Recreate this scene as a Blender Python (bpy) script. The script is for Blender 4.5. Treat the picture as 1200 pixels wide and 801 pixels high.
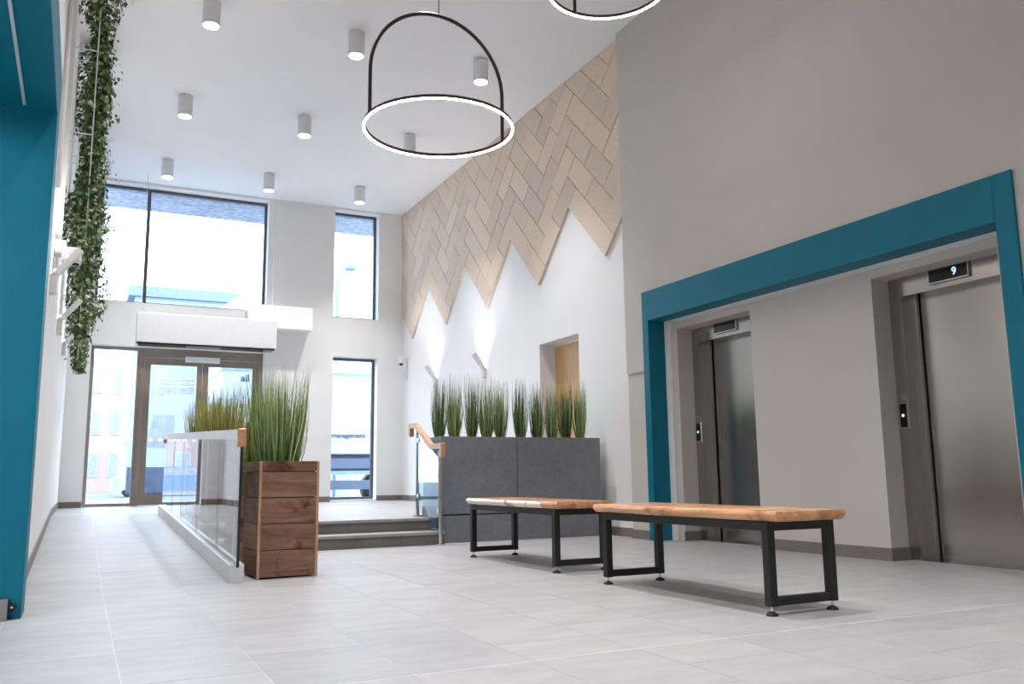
import bpy, bmesh, math, random
from mathutils import Vector, Matrix
random.seed(7)
SC = bpy.context.scene
COL = SC.collection
for o in list(bpy.data.objects):
    bpy.data.objects.remove(o)

# ------------------------------------------------------------------ camera
CAM_H = 0.70
YAW, PITCH, ROLL, FOC = 0.46257348, 0.15491053, -0.01222632, 1009.522
fw = Vector((math.sin(YAW) * math.cos(PITCH), math.cos(YAW) * math.cos(PITCH), math.sin(PITCH)))
rt = Vector((math.cos(YAW), -math.sin(YAW), 0))
up = rt.cross(fw)
r2 = rt * math.cos(ROLL) + up * math.sin(ROLL)
u2 = -rt * math.sin(ROLL) + up * math.cos(ROLL)
cd = bpy.data.cameras.new('camera')
cd.sensor_fit = 'HORIZONTAL'
cd.sensor_width = 36
cd.lens = 36 * FOC / 1200
cd.clip_start = .05
cd.clip_end = 500
cam = bpy.data.objects.new('camera', cd)
COL.objects.link(cam)
m = Matrix((r2, u2, -fw)).transposed().to_4x4()
m.translation = (0, 0, CAM_H)
cam.matrix_world = m
SC.camera = cam

# ------------------------------------------------------------------ world, exposure
SC.view_settings.view_transform = 'Standard'
SC.view_settings.look = 'None'
SC.view_settings.gamma = 1
SC.view_settings.use_curve_mapping = False
SC.view_settings.exposure = 0.25
W = bpy.data.worlds.new('overcast_sky')
SC.world = W
W.use_nodes = True
bg = W.node_tree.nodes['Background']
bg.inputs[0].default_value = (.63, .80, 1.0, 1)
SKY = 7.2
bg.inputs[1].default_value = SKY
DOWN_W = 430.0      # ceiling downlight power
RING_E = 40.0       # pendant led strip
SCONCE_W = 45.0

# ------------------------------------------------------------------ materials
def lin(c):
    return tuple(((v / 255) / 12.92 if v / 255 <= .04045 else ((v / 255 + .055) / 1.055) ** 2.4) for v in c) + (1,)

class NT:
    def __init__(s, name):
        s.m = bpy.data.materials.new(name)
        s.m.use_nodes = True
        s.t = s.m.node_tree
        s.p = s.t.nodes['Principled BSDF']
        s.out = s.t.nodes['Material Output']
    def n(s, typ, **kw):
        nd = s.t.nodes.new(typ)
        for k, v in kw.items():
            if k.startswith('i_'):
                key = k[2:].replace('_', ' ')
                nd.inputs[key].default_value = v
            else:
                setattr(nd, k, v)
        return nd
    def l(s, a, b):
        s.t.links.new(a, b)
    def ramp(s, fac, stops):
        r = s.n('ShaderNodeValToRGB')
        e = r.color_ramp.elements
        while len(e) < len(stops):
            e.new(.5)
        for el, (p, c) in zip(e, stops):
            el.position = p
            el.color = lin(c)
        s.l(fac, r.inputs[0])
        return r.outputs[0]
    def mix(s, fac, a, b, mode='MIX'):
        x = s.n('ShaderNodeMix', data_type='RGBA', blend_type=mode)
        for v, i in ((fac, 0), (a, 6), (b, 7)):
            if isinstance(v, (int, float, tuple)):
                x.inputs[i].default_value = v
            else:
                s.l(v, x.inputs[i])
        return x.outputs[2]
    def coords(s, scale=(1, 1, 1), kind='Object', shift=False):
        tc = s.n('ShaderNodeTexCoord')
        mp = s.n('ShaderNodeMapping')
        mp.inputs['Scale'].default_value = scale
        s.l(tc.outputs[kind], mp.inputs[0])
        if shift:
            oi = s.n('ShaderNodeObjectInfo')
            mu = s.n('ShaderNodeMath', operation='MULTIPLY')
            mu.inputs[1].default_value = 37.0
            s.l(oi.outputs['Random'], mu.inputs[0])
            s.l(mu.outputs[0], mp.inputs['Location'])
        return mp.outputs[0]
    def noise(s, vec, scale, detail=4, rough=.55, dist=0):
        nz = s.n('ShaderNodeTexNoise')
        nz.inputs['Scale'].default_value = scale
        nz.inputs['Detail'].default_value = detail
        nz.inputs['Roughness'].default_value = rough
        nz.inputs['Distortion'].default_value = dist
        s.l(vec, nz.inputs['Vector'])
        return nz.outputs['Fac']
    def bump(s, h, strength, dist=.01):
        b = s.n('ShaderNodeBump')
        b.inputs['Strength'].default_value = strength
        b.inputs['Distance'].default_value = dist
        s.l(h, b.inputs['Height'])
        s.l(b.outputs[0], s.p.inputs['Normal'])
    def set(s, rough=.5, metal=0., spec=.5, color=None, coat=0):
        s.p.inputs['Roughness'].default_value = rough
        s.p.inputs['Metallic'].default_value = metal
        s.p.inputs['Specular IOR Level'].default_value = spec
        s.p.inputs['Coat Weight'].default_value = coat
        if color is not None:
            s.p.inputs['Base Color'].default_value = lin(color)
        return s

def plain(name, color, rough=.5, metal=0., spec=.5, var=6, nscale=6., bump=.0):
    s = NT(name).set(rough, metal, spec)
    f = s.noise(s.coords(), nscale)
    c0 = tuple(max(0, v - var) for v in color)
    c1 = tuple(min(255, v + var) for v in color)
    s.l(s.ramp(f, [(.3, c0), (.7, c1)]), s.p.inputs['Base Color'])
    if bump:
        s.bump(s.noise(s.coords(), 300, 2), bump, .002)
    return s.m

def emit(name, color, strength):
    s = NT(name).set(.4, color=color)
    s.p.inputs['Emission Color'].default_value = lin(color)
    s.p.inputs['Emission Strength'].default_value = strength
    return s.m

def glass(name, tint=(.95, .98, .98), ior=1.7):
    s = NT(name)
    s.t.nodes.remove(s.p)
    tr = s.n('ShaderNodeBsdfTransparent')
    tr.inputs[0].default_value = tint + (1,)
    gl = s.n('ShaderNodeBsdfGlossy')
    gl.inputs['Roughness'].default_value = 0.0
    fr = s.n('ShaderNodeFresnel')
    fr.inputs[0].default_value = ior
    ge = s.n('ShaderNodeNewGeometry')
    sub = s.n('ShaderNodeMath', operation='SUBTRACT')
    sub.inputs[0].default_value = 1
    s.l(ge.outputs['Backfacing'], sub.inputs[1])
    mu = s.n('ShaderNodeMath', operation='MULTIPLY')
    s.l(fr.outputs[0], mu.inputs[0])
    s.l(sub.outputs[0], mu.inputs[1])
    mx = s.n('ShaderNodeMixShader')
    d1_ = s.n('ShaderNodeMath', operation='ADD')
    d1_.inputs[1].default_value = 1
    s.l(mu.outputs[0], d1_.inputs[0])
    d2_ = s.n('ShaderNodeMath', operation='DIVIDE')
    s.l(mu.outputs[0], d2_.inputs[0])
    s.l(d1_.outputs[0], d2_.inputs[1])
    d3_ = s.n('ShaderNodeMath', operation='MULTIPLY')
    d3_.inputs[1].default_value = 2
    s.l(d2_.outputs[0], d3_.inputs[0])
    s.l(d3_.outputs[0], mx.inputs[0])
    s.l(tr.outputs[0], mx.inputs[1])
    s.l(gl.outputs[0], mx.inputs[2])
    s.l(mx.outputs[0], s.out.inputs[0])
    return s.m

def m_tile(name, a, b, rough=.44):
    s = NT(name).set(rough, spec=.42)
    v = s.coords((1.0, 3.2, 1), shift=True)
    f = s.noise(v, 2.2, 6, .6, .4)
    g = s.noise(v, 14, 3)
    c = s.ramp(f, [(.25, a), (.75, b)])
    oi = s.n('ShaderNodeObjectInfo')
    tint = s.ramp(oi.outputs['Random'], [(0, (245, 245, 245)), (1, (255, 254, 252))])
    s.l(s.mix(1.0, c, tint, 'MULTIPLY'), s.p.inputs['Base Color'])
    mr = s.n('ShaderNodeMapRange')
    mr.inputs['To Min'].default_value = rough - .05
    mr.inputs['To Max'].default_value = rough + .07
    s.l(g, mr.inputs[0])
    s.l(mr.outputs[0], s.p.inputs['Roughness'])
    s.bump(g, .03, .003)
    return s.m

def m_wood(name, dark, mid, light, axis=1, scale=1.0, rough=.4, spec=.5, coat=0, knots=True, shift=True):
    s = NT(name).set(rough, spec=spec, coat=coat)
    sc = [9 * scale] * 3
    sc[axis] = 1.0 * scale
    v = s.coords(tuple(sc), shift=shift)
    f = s.noise(v, 1.3, 6, .6, 1.2)
    w = s.noise(v, 6.0, 5, .7, .3)
    k = s.noise(s.coords((3 * scale,) * 3, shift=shift), 1.1, 3, .5, .8)
    c = s.ramp(f, [(.25, dark), (.5, mid), (.75, light)])
    c = s.mix(.25, c, s.ramp(w, [(.3, dark), (.7, light)]))
    if knots:
        kk = s.ramp(k, [(.56, (255, 255, 255)), (.70, (140, 112, 100))])
        c = s.mix(.8, c, kk, 'MULTIPLY')
    if name.startswith('reclaimed'):
        oi = s.n('ShaderNodeObjectInfo')
        c = s.mix(1.0, c, s.ramp(oi.outputs['Random'], [(0, (168, 156, 152)), (.5, (220, 212, 208)), (1, (255, 248, 240))]), 'MULTIPLY')
    s.l(c, s.p.inputs['Base Color'])
    s.bump(w, .25, .004)
    return s.m

def m_steel(name, color=(190, 186, 182), rough=.28, axis=2):
    s = NT(name).set(rough, 1.0, color=color)
    sc = [220] * 3
    sc[axis] = .4
    f = s.noise(s.coords(tuple(sc)), 1.5, 3)
    mr = s.n('ShaderNodeMapRange')
    mr.inputs['To Min'].default_value = rough - .02
    mr.inputs['To Max'].default_value = rough + .02
    s.l(f, mr.inputs[0])
    s.l(mr.outputs[0], s.p.inputs['Roughness'])
    pass
    return s.m

def m_blades(name, stops, rough=.55):
    s = NT(name).set(rough, spec=.3)
    at = s.n('ShaderNodeAttribute', attribute_name='tint')
    s.l(s.ramp(at.outputs['Fac'], stops), s.p.inputs['Base Color'])
    s.p.inputs['Subsurface Weight'].default_value = 0
    return s.m

def m_brick(name, a, b, mortar, scale=1.0, rot=None):
    s = NT(name).set(.85, spec=.2)
    v = s.coords((scale,) * 3, 'Object')
    if rot:
        mp = s.n('ShaderNodeMapping')
        mp.inputs['Rotation'].default_value = rot
        s.l(v, mp.inputs[0])
        v = mp.outputs[0]
    br = s.n('ShaderNodeTexBrick')
    br.inputs['Color1'].default_value = lin(a)
    br.inputs['Color2'].default_value = lin(b)
    br.inputs['Mortar'].default_value = lin(mortar)
    br.inputs['Scale'].default_value = 4.5
    br.inputs['Mortar Size'].default_value = .02
    s.l(v, br.inputs['Vector'])
    s.l(br.outputs[0], s.p.inputs['Base Color'])
    return s.m

M = {}
M['white'] = plain('white_wall_paint', (234, 233, 232), .75, spec=.3, var=2, nscale=1.5, bump=.03)
M['greige'] = plain('greige_wall_paint', (196, 190, 184), .7, spec=.3, var=2, nscale=1.5, bump=.03)
M['ceil'] = plain('ceiling_paint', (240, 240, 242), .8, spec=.2, var=2, nscale=1)
M['teal'] = plain('teal_paint', (6, 106, 128), .5, spec=.25, var=3, nscale=3)
M['base'] = plain('taupe_skirting', (120, 112, 106), .5, var=6)
M['tile'] = m_tile('grey_porcelain', (146, 145, 148), (167, 165, 167))
M['riser'] = m_tile('dark_porcelain', (98, 96, 96), (124, 121, 120), .5)
M['grout'] = plain('pale_grout', (204, 202, 200), .8, var=3)
M['fibre'] = None
M['black'] = plain('black_powder_coat', (11, 11, 12), .5, var=3)
M['bronze'] = plain('bronze_frame', (150, 138, 128), .4, .35, var=4)
M['darkframe'] = plain('dark_window_frame', (88, 90, 98), .4, .4, var=4)
M['steel'] = m_steel('brushed_steel', (176, 172, 168), .2)
M['steeldk'] = m_steel('brushed_steel_jamb', (182, 177, 172), .26)
M['chrome'] = m_steel('polished_steel', (205, 204, 203), .16)
M['alu'] = plain('satin_aluminium', (214, 216, 221), .35, .2, var=3)
M['glass'] = glass('window_glass', (.96, .98, .985), 1.4)
M['railglass'] = glass('balustrade_glass', (.90, .965, .96), 1.55)
M['stairglass'] = glass('stair_glass_reflection_tint', (.66, .82, .90), 1.5)  # blue-grey tint stands in for the window reflected in the glass
M['glassedge'] = plain('dark_glass_edge', (22, 46, 50), .2, var=4)
M['oak'] = m_wood('oak_handrail', (168, 122, 84), (190, 143, 103), (206, 162, 122), 1, 2.0, .35, knots=False)
M['rail'] = plain('window_glare_rail', (226, 226, 228), .25, var=2)  # pale colour stands in for window glare along the rail
M['oakdoor'] = m_wood('oak_veneer', (196, 150, 98), (208, 164, 112), (218, 176, 126), 2, 1.0, .45, knots=False)
M['slab'] = m_wood('live_edge_slab', (158, 98, 58), (200, 143, 98), (228, 184, 144), 1, 1.1, .3, coat=.25)
M['sapwood'] = m_wood('pale_live_edge', (204, 174, 148), (230, 216, 206), (240, 234, 230), 1, 1.3, .45, knots=True)
M['pallet'] = m_wood('reclaimed_timber', (92, 68, 56), (132, 102, 84), (164, 132, 110), 0, 1.6, .7, .25)
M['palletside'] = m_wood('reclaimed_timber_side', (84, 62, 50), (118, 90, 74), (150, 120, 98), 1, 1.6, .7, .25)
M['batten'] = m_wood('pale_batten', (150, 110, 82), (178, 138, 106), (196, 158, 126), 2, 2.0, .6, knots=False)
M['soil'] = plain('dark_soil', (44, 34, 27), .95, var=10, nscale=40)
M['white_metal'] = plain('white_enamel', (226, 226, 227), .4, var=2)
M['rubber'] = plain('black_rubber', (20, 20, 22), .6, var=3)
M['brown_metal'] = plain('dark_bronze_metal', (60, 46, 41), .4, .4, var=3)
M['lens'] = plain('black_gloss', (8, 8, 10), .12, var=2)
M['led'] = emit('led_strip', (255, 240, 224), RING_E)
M['lampface'] = emit('lamp_lens', (255, 250, 240), 14)
M['digit'] = emit('display_digit', (150, 200, 255), 2.2)
M['button'] = emit('call_button', (225, 235, 245), .7)
M['sconce_led'] = emit('sconce_led', (255, 248, 236), 20)
M['grass'] = m_blades('reed_blades', [(0, (60, 82, 48)), (.35, (104, 134, 74)), (.65, (144, 168, 104)), (1, (196, 204, 150))])
M['grassolive'] = m_blades('olive_reed_blades', [(0, (84, 88, 42)), (.35, (128, 134, 64)), (.7, (166, 168, 92)), (1, (204, 198, 132))])
M['grassdark'] = m_blades('dark_reed_blades', [(0, (46, 68, 46)), (.4, (80, 110, 66)), (.8, (120, 148, 92)), (1, (162, 176, 126))])
M['ivy'] = m_blades('ivy_leaves', [(0, (56, 80, 50)), (.5, (102, 132, 84)), (.8, (146, 170, 120)), (1, (212, 220, 188))])
M['stem'] = plain('ivy_stem', (88, 74, 52), .8, var=10)

def _fibre():
    s = NT('wood_fibre_board').set(.9, spec=.15)
    v = s.coords((1, 1, 1), shift=True)
    f = s.noise(v, 60, 5, .75)
    g = s.noise(v, 3.0, 3)
    c = s.ramp(f, [(.3, (212, 194, 177)), (.7, (243, 231, 218))])
    oi = s.n('ShaderNodeObjectInfo')
    t = s.ramp(oi.outputs['Random'], [(0, (238, 234, 232)), (.5, (248, 243, 238)), (1, (255, 249, 242))])
    c = s.mix(1.0, c, t, 'MULTIPLY')
    s.l(c, s.p.inputs['Base Color'])
    s.bump(f, .5, .004)
    return s.m
M['fibre'] = _fibre()

def _stone():
    s = NT('dark_grey_stone').set(.55, spec=.4)
    v = s.coords((1, 1, 1), shift=True)
    f = s.noise(v, 45, 6, .7)
    g = s.noise(v, 4, 4, .6)
    c = s.ramp(f, [(.3, (106, 108, 116)), (.7, (138, 140, 148))])
    c = s.mix(.4, c, s.ramp(g, [(.3, (108, 110, 118)), (.7, (140, 141, 149))]))
    s.l(c, s.p.inputs['Base Color'])
    s.bump(f, .15, .003)
    return s.m
M['stone'] = _stone()

def _film():
    s = NT('frosted_film')
    s.t.nodes.remove(s.p)
    a = s.n('ShaderNodeBsdfTranslucent')
    a.inputs[0].default_value = (.9, .92, .93, 1)
    b = s.n('ShaderNodeBsdfDiffuse')
    b.inputs[0].default_value = (.9, .9, .9, 1)
    x = s.n('ShaderNodeMixShader')
    x.inputs[0].default_value = .3
    s.l(a.outputs[0], x.inputs[1])
    s.l(b.outputs[0], x.inputs[2])
    s.l(x.outputs[0], s.out.inputs[0])
    return s.m
M['film'] = _film()

# ------------------------------------------------------------------ mesh helpers
class MB:
    def __init__(s):
        s.v, s.f, s.t = [], [], []
    def add(s, vs, fs):
        b = len(s.v)
        s.v += [tuple(p) for p in vs]
        s.f += [tuple(b + i for i in f) for f in fs]
        return s
    def box(s, x0, x1, y0, y1, z0, z1):
        vs = [(x, y, z) for z in (z0, z1) for y in (y0, y1) for x in (x0, x1)]
        return s.add(vs, [(0, 2, 3, 1), (4, 5, 7, 6), (0, 1, 5, 4), (2, 6, 7, 3), (0, 4, 6, 2), (1, 3, 7, 5)])
    def bbox(s, x0, x1, y0, y1, z0, z1, b):
        # chamfered box through bmesh
        bm = bmesh.new()
        vs = [bm.verts.new((x, y, z)) for z in (z0, z1) for y in (y0, y1) for x in (x0, x1)]
        for f in [(0, 2, 3, 1), (4, 5, 7, 6), (0, 1, 5, 4), (2, 6, 7, 3), (0, 4, 6, 2), (1, 3, 7, 5)]:
            bm.faces.new([vs[i] for i in f])
        bmesh.ops.bevel(bm, geom=bm.edges[:], offset=b, segments=1, affect='EDGES')
        bm.verts.index_update()
        s.add([v.co[:] for v in bm.verts], [[v.index for v in f.verts] for f in bm.faces])
        bm.free()
        return s
    def prism(s, poly, axis, a, b):
        # poly: 2d points; extruded along axis between a and b
        n = len(poly)
        def P(u, v, w):
            return {0: (w, u, v), 1: (u, w, v), 2: (u, v, w)}[axis]
        vs = [P(u, v, a) for u, v in poly] + [P(u, v, b) for u, v in poly]
        fs = [tuple(range(n)), tuple(range(2 * n - 1, n - 1, -1))]
        fs += [(i, n + i, n + (i + 1) % n, (i + 1) % n) for i in range(n)]
        return s.add(vs, fs)
    def cyl(s, c, r, h, axis=2, n=24, r2=None):
        r2 = r if r2 is None else r2
        def P(a, rr, w):
            u, v = rr * math.cos(a), rr * math.sin(a)
            return {0: (c[0] + w, c[1] + u, c[2] + v), 1: (c[0] + u, c[1] + w, c[2] + v), 2: (c[0] + u, c[1] + v, c[2] + w)}[axis]
        vs = [P(2 * math.pi * i / n, r, 0) for i in range(n)] + [P(2 * math.pi * i / n, r2, h) for i in range(n)]
        fs = [tuple(range(n - 1, -1, -1)), tuple(range(n, 2 * n))]
        fs += [(i, (i + 1) % n, n + (i + 1) % n, n + i) for i in range(n)]
        return s.add(vs, fs)
    def tube(s, path, r, n=8, closed=False):
        path = [Vector(p) for p in path]
        N = len(path)
        rings = []
        ref = None
        for i, p in enumerate(path):
            a = path[(i - 1) % N] if (i > 0 or closed) else p
            b = path[(i + 1) % N] if (i < N - 1 or closed) else p
            t = (b - a).normalized()
            if ref is None:
                ref = Vector((0, 0, 1)) if abs(t.z) < .9 else Vector((1, 0, 0))
            u = (ref - t * ref.dot(t)).normalized()
            w = t.cross(u)
            ref = u
            rr = r[i] if isinstance(r, (list, tuple)) else r
            rings.append([p + u * rr * math.cos(2 * math.pi * k / n) + w * rr * math.sin(2 * math.pi * k / n) for k in range(n)])
        vs = [q for ring in rings for q in ring]
        fs = []
        for i in range(N if closed else N - 1):
            j = (i + 1) % N
            fs += [(i * n + k, i * n + (k + 1) % n, j * n + (k + 1) % n, j * n + k) for k in range(n)]
        if not closed:
            fs += [tuple(range(n - 1, -1, -1)), tuple((N - 1) * n + k for k in range(n))]
        return s.add(vs, fs)
    def ring(s, c, prof, n=96):
        # prof: list of (radius, z)
        k = len(prof)
        vs, fs = [], []
        for i in range(n):
            a = 2 * math.pi * i / n
            vs += [(c[0] + r * math.cos(a), c[1] + r * math.sin(a), c[2] + z) for r, z in prof]
        for i in range(n):
            j = (i + 1) % n
            fs += [(i * k + q, j * k + q, j * k + (q + 1) % k, i * k + (q + 1) % k) for q in range(k)]
        return s.add(vs, fs)
    def mesh(s, name, org=(0, 0, 0)):
        me = bpy.data.meshes.new(name)
        me.from_pydata([(x - org[0], y - org[1], z - org[2]) for x, y, z in s.v], [], s.f)
        if s.t:
            a = me.attributes.new('tint', 'FLOAT', 'POINT')
            a.data.foreach_set('value', s.t)
        bm = bmesh.new()
        bm.from_mesh(me)
        if not s.t:
            bmesh.ops.recalc_face_normals(bm, faces=bm.faces[:])
        bm.to_mesh(me)
        bm.free()
        return me

def smooth(o, ang=40):
    me = o.data
    me.polygons.foreach_set('use_smooth', [True] * len(me.polygons))
    me.set_sharp_from_angle(angle=math.radians(ang))
    return o

def build(mb, name, mat, parent=None, org=None, world=True):
    """one mesh object; world coordinates unless world=False (then local to the parent)"""
    if parent is not None:
        o_ = tuple(parent.matrix_world_loc) if False else tuple(ORG[parent.name]) if world else (0, 0, 0)
    else:
        if org is None:
            xs = [p[0] for p in mb.v]; ys = [p[1] for p in mb.v]; zs = [p[2] for p in mb.v]
            org = ((min(xs) + max(xs)) / 2, (min(ys) + max(ys)) / 2, min(zs))
        o_ = org
    me = mb.mesh(name, o_)
    me.materials.append(M[mat] if isinstance(mat, str) else mat)
    o = bpy.data.objects.new(name, me)
    COL.objects.link(o)
    if parent is not None:
        o.parent = parent
        ORG[o.name] = ORG[parent.name]
    else:
        o.location = o_
        ORG[o.name] = o_
    return o
ORG = {}

def tag(o, label, cat=None, group=None, kind=None):
    if label:
        o['label'] = label
    if cat:
        o['category'] = cat
    if group:
        o['group'] = group
    if kind:
        o['kind'] = kind
    return o

def thing(name, loc, label, cat, group=None, kind=None, rz=0):
    o = bpy.data.objects.new(name, None)
    COL.objects.link(o)
    o.location = loc
    o.rotation_euler[2] = rz
    o.empty_display_size = .1
    ORG[o.name] = loc
    return tag(o, label, cat, group, kind)

def bx(name, x0, x1, y0, y1, z0, z1, mat, parent=None, b=0):
    mb = MB()
    if b:
        mb.bbox(x0, x1, y0, y1, z0, z1, b)
    else:
        mb.box(x0, x1, y0, y1, z0, z1)
    return build(mb, name, mat, parent)

def copy_tree(o, loc=None, rz=None, parent=None, label=None):
    c = o.copy()
    COL.objects.link(c)
    c.parent = parent
    if loc is not None:
        c.location = loc
        ORG[c.name] = loc
    if rz is not None:
        c.rotation_euler[2] = rz
    if label:
        c['label'] = label
    for ch in list(o.children):
        copy_tree(ch, parent=c)
    return c

def text_mesh(name, body, size, mat, parent, loc, rot, depth=.002):
    cu = bpy.data.curves.new(name, 'FONT')
    cu.body = body
    cu.size = size
    cu.extrude = depth
    cu.offset = .004 if len(body) > 1 else 0
    cu.align_x = 'CENTER'
    cu.align_y = 'CENTER'
    tmp = bpy.data.objects.new(name, cu)
    COL.objects.link(tmp)
    dg = bpy.context.evaluated_depsgraph_get()
    me = bpy.data.meshes.new_from_object(tmp.evaluated_get(dg))
    bpy.data.objects.remove(tmp)
    me.materials.clear()
    me.materials.append(M[mat])
    o = bpy.data.objects.new(name, me)
    COL.objects.link(o)
    o.parent = parent
    po = ORG[parent.name] if parent else (0, 0, 0)
    o.location = tuple(loc[i] - po[i] for i in range(3))
    o.rotation_euler = rot
    return o

def lamp(kind, name, parent, loc, energy, color, **kw):
    ld = bpy.data.lights.new(name, kind)
    ld.energy = energy
    ld.color = color
    for k, v in kw.items():
        setattr(ld, k, v)
    o = bpy.data.objects.new(name, ld)
    COL.objects.link(o)
    o.parent = parent
    o.location = loc
    return o

# ------------------------------------------------------------------ key dimensions
YF = 16.42          # street wall, inner face
ZC = 6.068          # ceiling
XL = -0.30          # left wall face
XR = 5.72           # right wall face
XLW = 5.62          # lift wall face
YCOR = 8.27         # where the lift wall ends
PZ = 0.27           # platform height
ST = PZ / 2
RAMP0, RAMP1 = 6.36, 12.55
YB = -4.0

# ------------------------------------------------------------------ floor, ramp, platform
fl = MB().box(XL - 3.3, 6.35, YB, 8.98, -.2, -.001)
floor = tag(build(fl, 'floor', 'grout', org=(0, 0, 0)), 'pale grey tiled lobby floor under the benches', 'floor', kind='structure')
bx('tile_bed', XL - 3.2, 6.3, YB, .21, -.004, 0, 'tile', floor)
pf = MB().box(XL, XR + .5, RAMP1, YF + .5, -.2, PZ - .001)
pf.box(1.07, XR + .5, 9.03, RAMP1, -.2, PZ - .031).box(1.07, XR + .5, 9.29, RAMP1, PZ - .031, PZ - .001).box(3.51, XR + .5, 8.98, 9.29, -.2, PZ - .001)
plat = tag(build(pf, 'floor_platform', 'grout', org=(0, 0, 0)), 'raised tiled platform inside the entrance doors', 'floor', kind='structure')
rz = lambda y: PZ * min(1, max(0, (y - RAMP0) / (RAMP1 - RAMP0)))
rm = MB().add([(XL, RAMP0, -.001), (1.07, RAMP0, -.001), (1.07, RAMP1, PZ - .001), (XL, RAMP1, PZ - .001),
               (XL, RAMP0, -.2), (1.07, RAMP0, -.2), (1.07, RAMP1, -.2), (XL, RAMP1, -.2)],
              [(0, 1, 2, 3), (4, 7, 6, 5), (0, 4, 5, 1), (1, 5, 6, 2), (2, 6, 7, 3), (3, 7, 4, 0)])
ramp = tag(build(rm, 'floor_ramp', 'grout', org=(0, 0, 0)), 'gently rising tiled ramp beside the glass balustrade', 'floor', kind='structure')

TW, TL, GAP = .4755, .95, .0014
def tile(x0, x1, y0, y1, parent, zf):
    if x1 - x0 < .02 or y1 - y0 < .02:
        return
    x0 += GAP; x1 -= GAP; y0 += GAP; y1 -= GAP
    cx, cy = (x0 + x1) / 2, (y0 + y1) / 2
    cz = zf(cy)
    vs = []
    for dz in (-.0038, 0):
        for y in (y0, y1):
            for x in (x0, x1):
                vs.append((x, y, zf(y) + dz))
    c = .0012
    mb = MB().add(vs, [(0, 2, 3, 1), (4, 5, 7, 6), (0, 1, 5, 4), (2, 6, 7, 3), (0, 4, 6, 2), (1, 3, 7, 5)])
    me = mb.mesh('tile', (cx, cy, cz))
    me.materials.append(M['tile'])
    o = bpy.data.objects.new('tile', me)
    COL.objects.link(o)
    o.parent = parent
    o.location = (cx, cy, cz)

def lay(parent, X0, X1, Y0, Y1, zf, joint=3.07):
    k0 = math.floor((X0 - .174) / TW)
    k1 = math.ceil((X1 - .174) / TW)
    for k in range(k0, k1):
        xa, xb = max(X0, .174 + k * TW), min(X1, .174 + (k + 1) * TW)
        idx = (k + 1) % 3
        up_o = {1: .34, 0: .95, 2: .64}[idx]
        dn_o = {2: .34, 0: .95, 1: .64}[idx]
        cuts = [joint]
        y = joint + up_o
        while y < Y1 + TL:
            cuts.append(y); y += TL
        y = joint - dn_o
        while y > Y0 - TL:
            cuts.append(y); y -= TL
        cuts.sort()
        for a, b in zip(cuts, cuts[1:]):
            a2, b2 = max(a, Y0), min(b, Y1)
            if b2 - a2 > .03:
                e = .004
                tile(xa, xb, a2 + (e if abs(a2 - joint) < 1e-6 else 0), b2 - (e if abs(b2 - joint) < 1e-6 else 0), parent, zf)
flat0 = lambda y: 0.0
flatp = lambda y: PZ
lay(floor, XL - .6, 6.0, .21, RAMP0, flat0)
bx('tile_bed', XL - 3.2, XL - .6, .21, 5.9, -.004, 0, 'tile', floor)
lay(floor, 1.07, 5.72, RAMP0, 8.68, flat0)
lay(floor, 5.72, 6.0, RAMP0, 7.75, flat0)
lay(ramp, XL, 1.07, RAMP0, RAMP1, rz)
lay(plat, XL, XR, RAMP1, YF, flatp)
lay(plat, 1.07, XR, 8.98 + .3, RAMP1, flatp)

# steps: light treads over dark risers, one object per tile
steps = thing('floor_steps', (1.07, 8.68, 0), 'two grey tiled steps up to the entrance platform', 'steps', kind='structure')
n_st = 5
for k in range(n_st):
    xa = 1.07 + k * (3.51 - 1.07) / n_st
    xb = 1.07 + (k + 1) * (3.51 - 1.07) / n_st
    bx('riser_tile', xa + .0015, xb - .0015, 8.69, 8.72, 0, ST - .03, 'riser', steps)
    bx('tread_tile', xa + .0015, xb - .0015, 8.68, 8.99, ST - .03, ST, 'tile', steps, .002)
    bx('riser_tile', xa + .0015, xb - .0015, 8.99, 9.03, ST, PZ - .03, 'riser', steps)
    bx('tread_tile', xa + .0015, xb - .0015, 8.975, 9.28, PZ - .03, PZ, 'tile', steps, .002)

# ------------------------------------------------------------------ walls
T = .3
# street wall with openings
OPS = [(.06, 2.99, PZ, 3.06), (.06, 2.99, 3.84, 6.02), (4.29, 5.19, .30, 3.06), (4.28, 5.19, 3.83, 6.02)]
ws = MB()
def wall_y(mb, y0, y1, xs0, xs1, z0, z1, ops):
    xs = sorted({xs0, xs1, *[v for o in ops for v in o[:2]]})
    for a, b in zip(xs, xs[1:]):
        mid = (a + b) / 2
        cuts = sorted([(o[2], o[3]) for o in ops if o[0] <= mid <= o[1]])
        z = z0
        for c0, c1 in cuts:
            if c0 > z:
                mb.box(a, b, y0, y1, z, c0)
            z = c1
        if z1 > z:
            mb.box(a, b, y0, y1, z, z1)
# merge nearly equal sides so that the grid stays clean
wall_y(ws, YF, YF + T, XL - .3, XR + .6, -.2, ZC + .2, OPS)
wall_street = tag(build(ws, 'wall_street', 'white', org=(2.7, YF, 0)), 'white street-side wall around the entrance doors and windows', 'wall', kind='structure')
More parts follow.
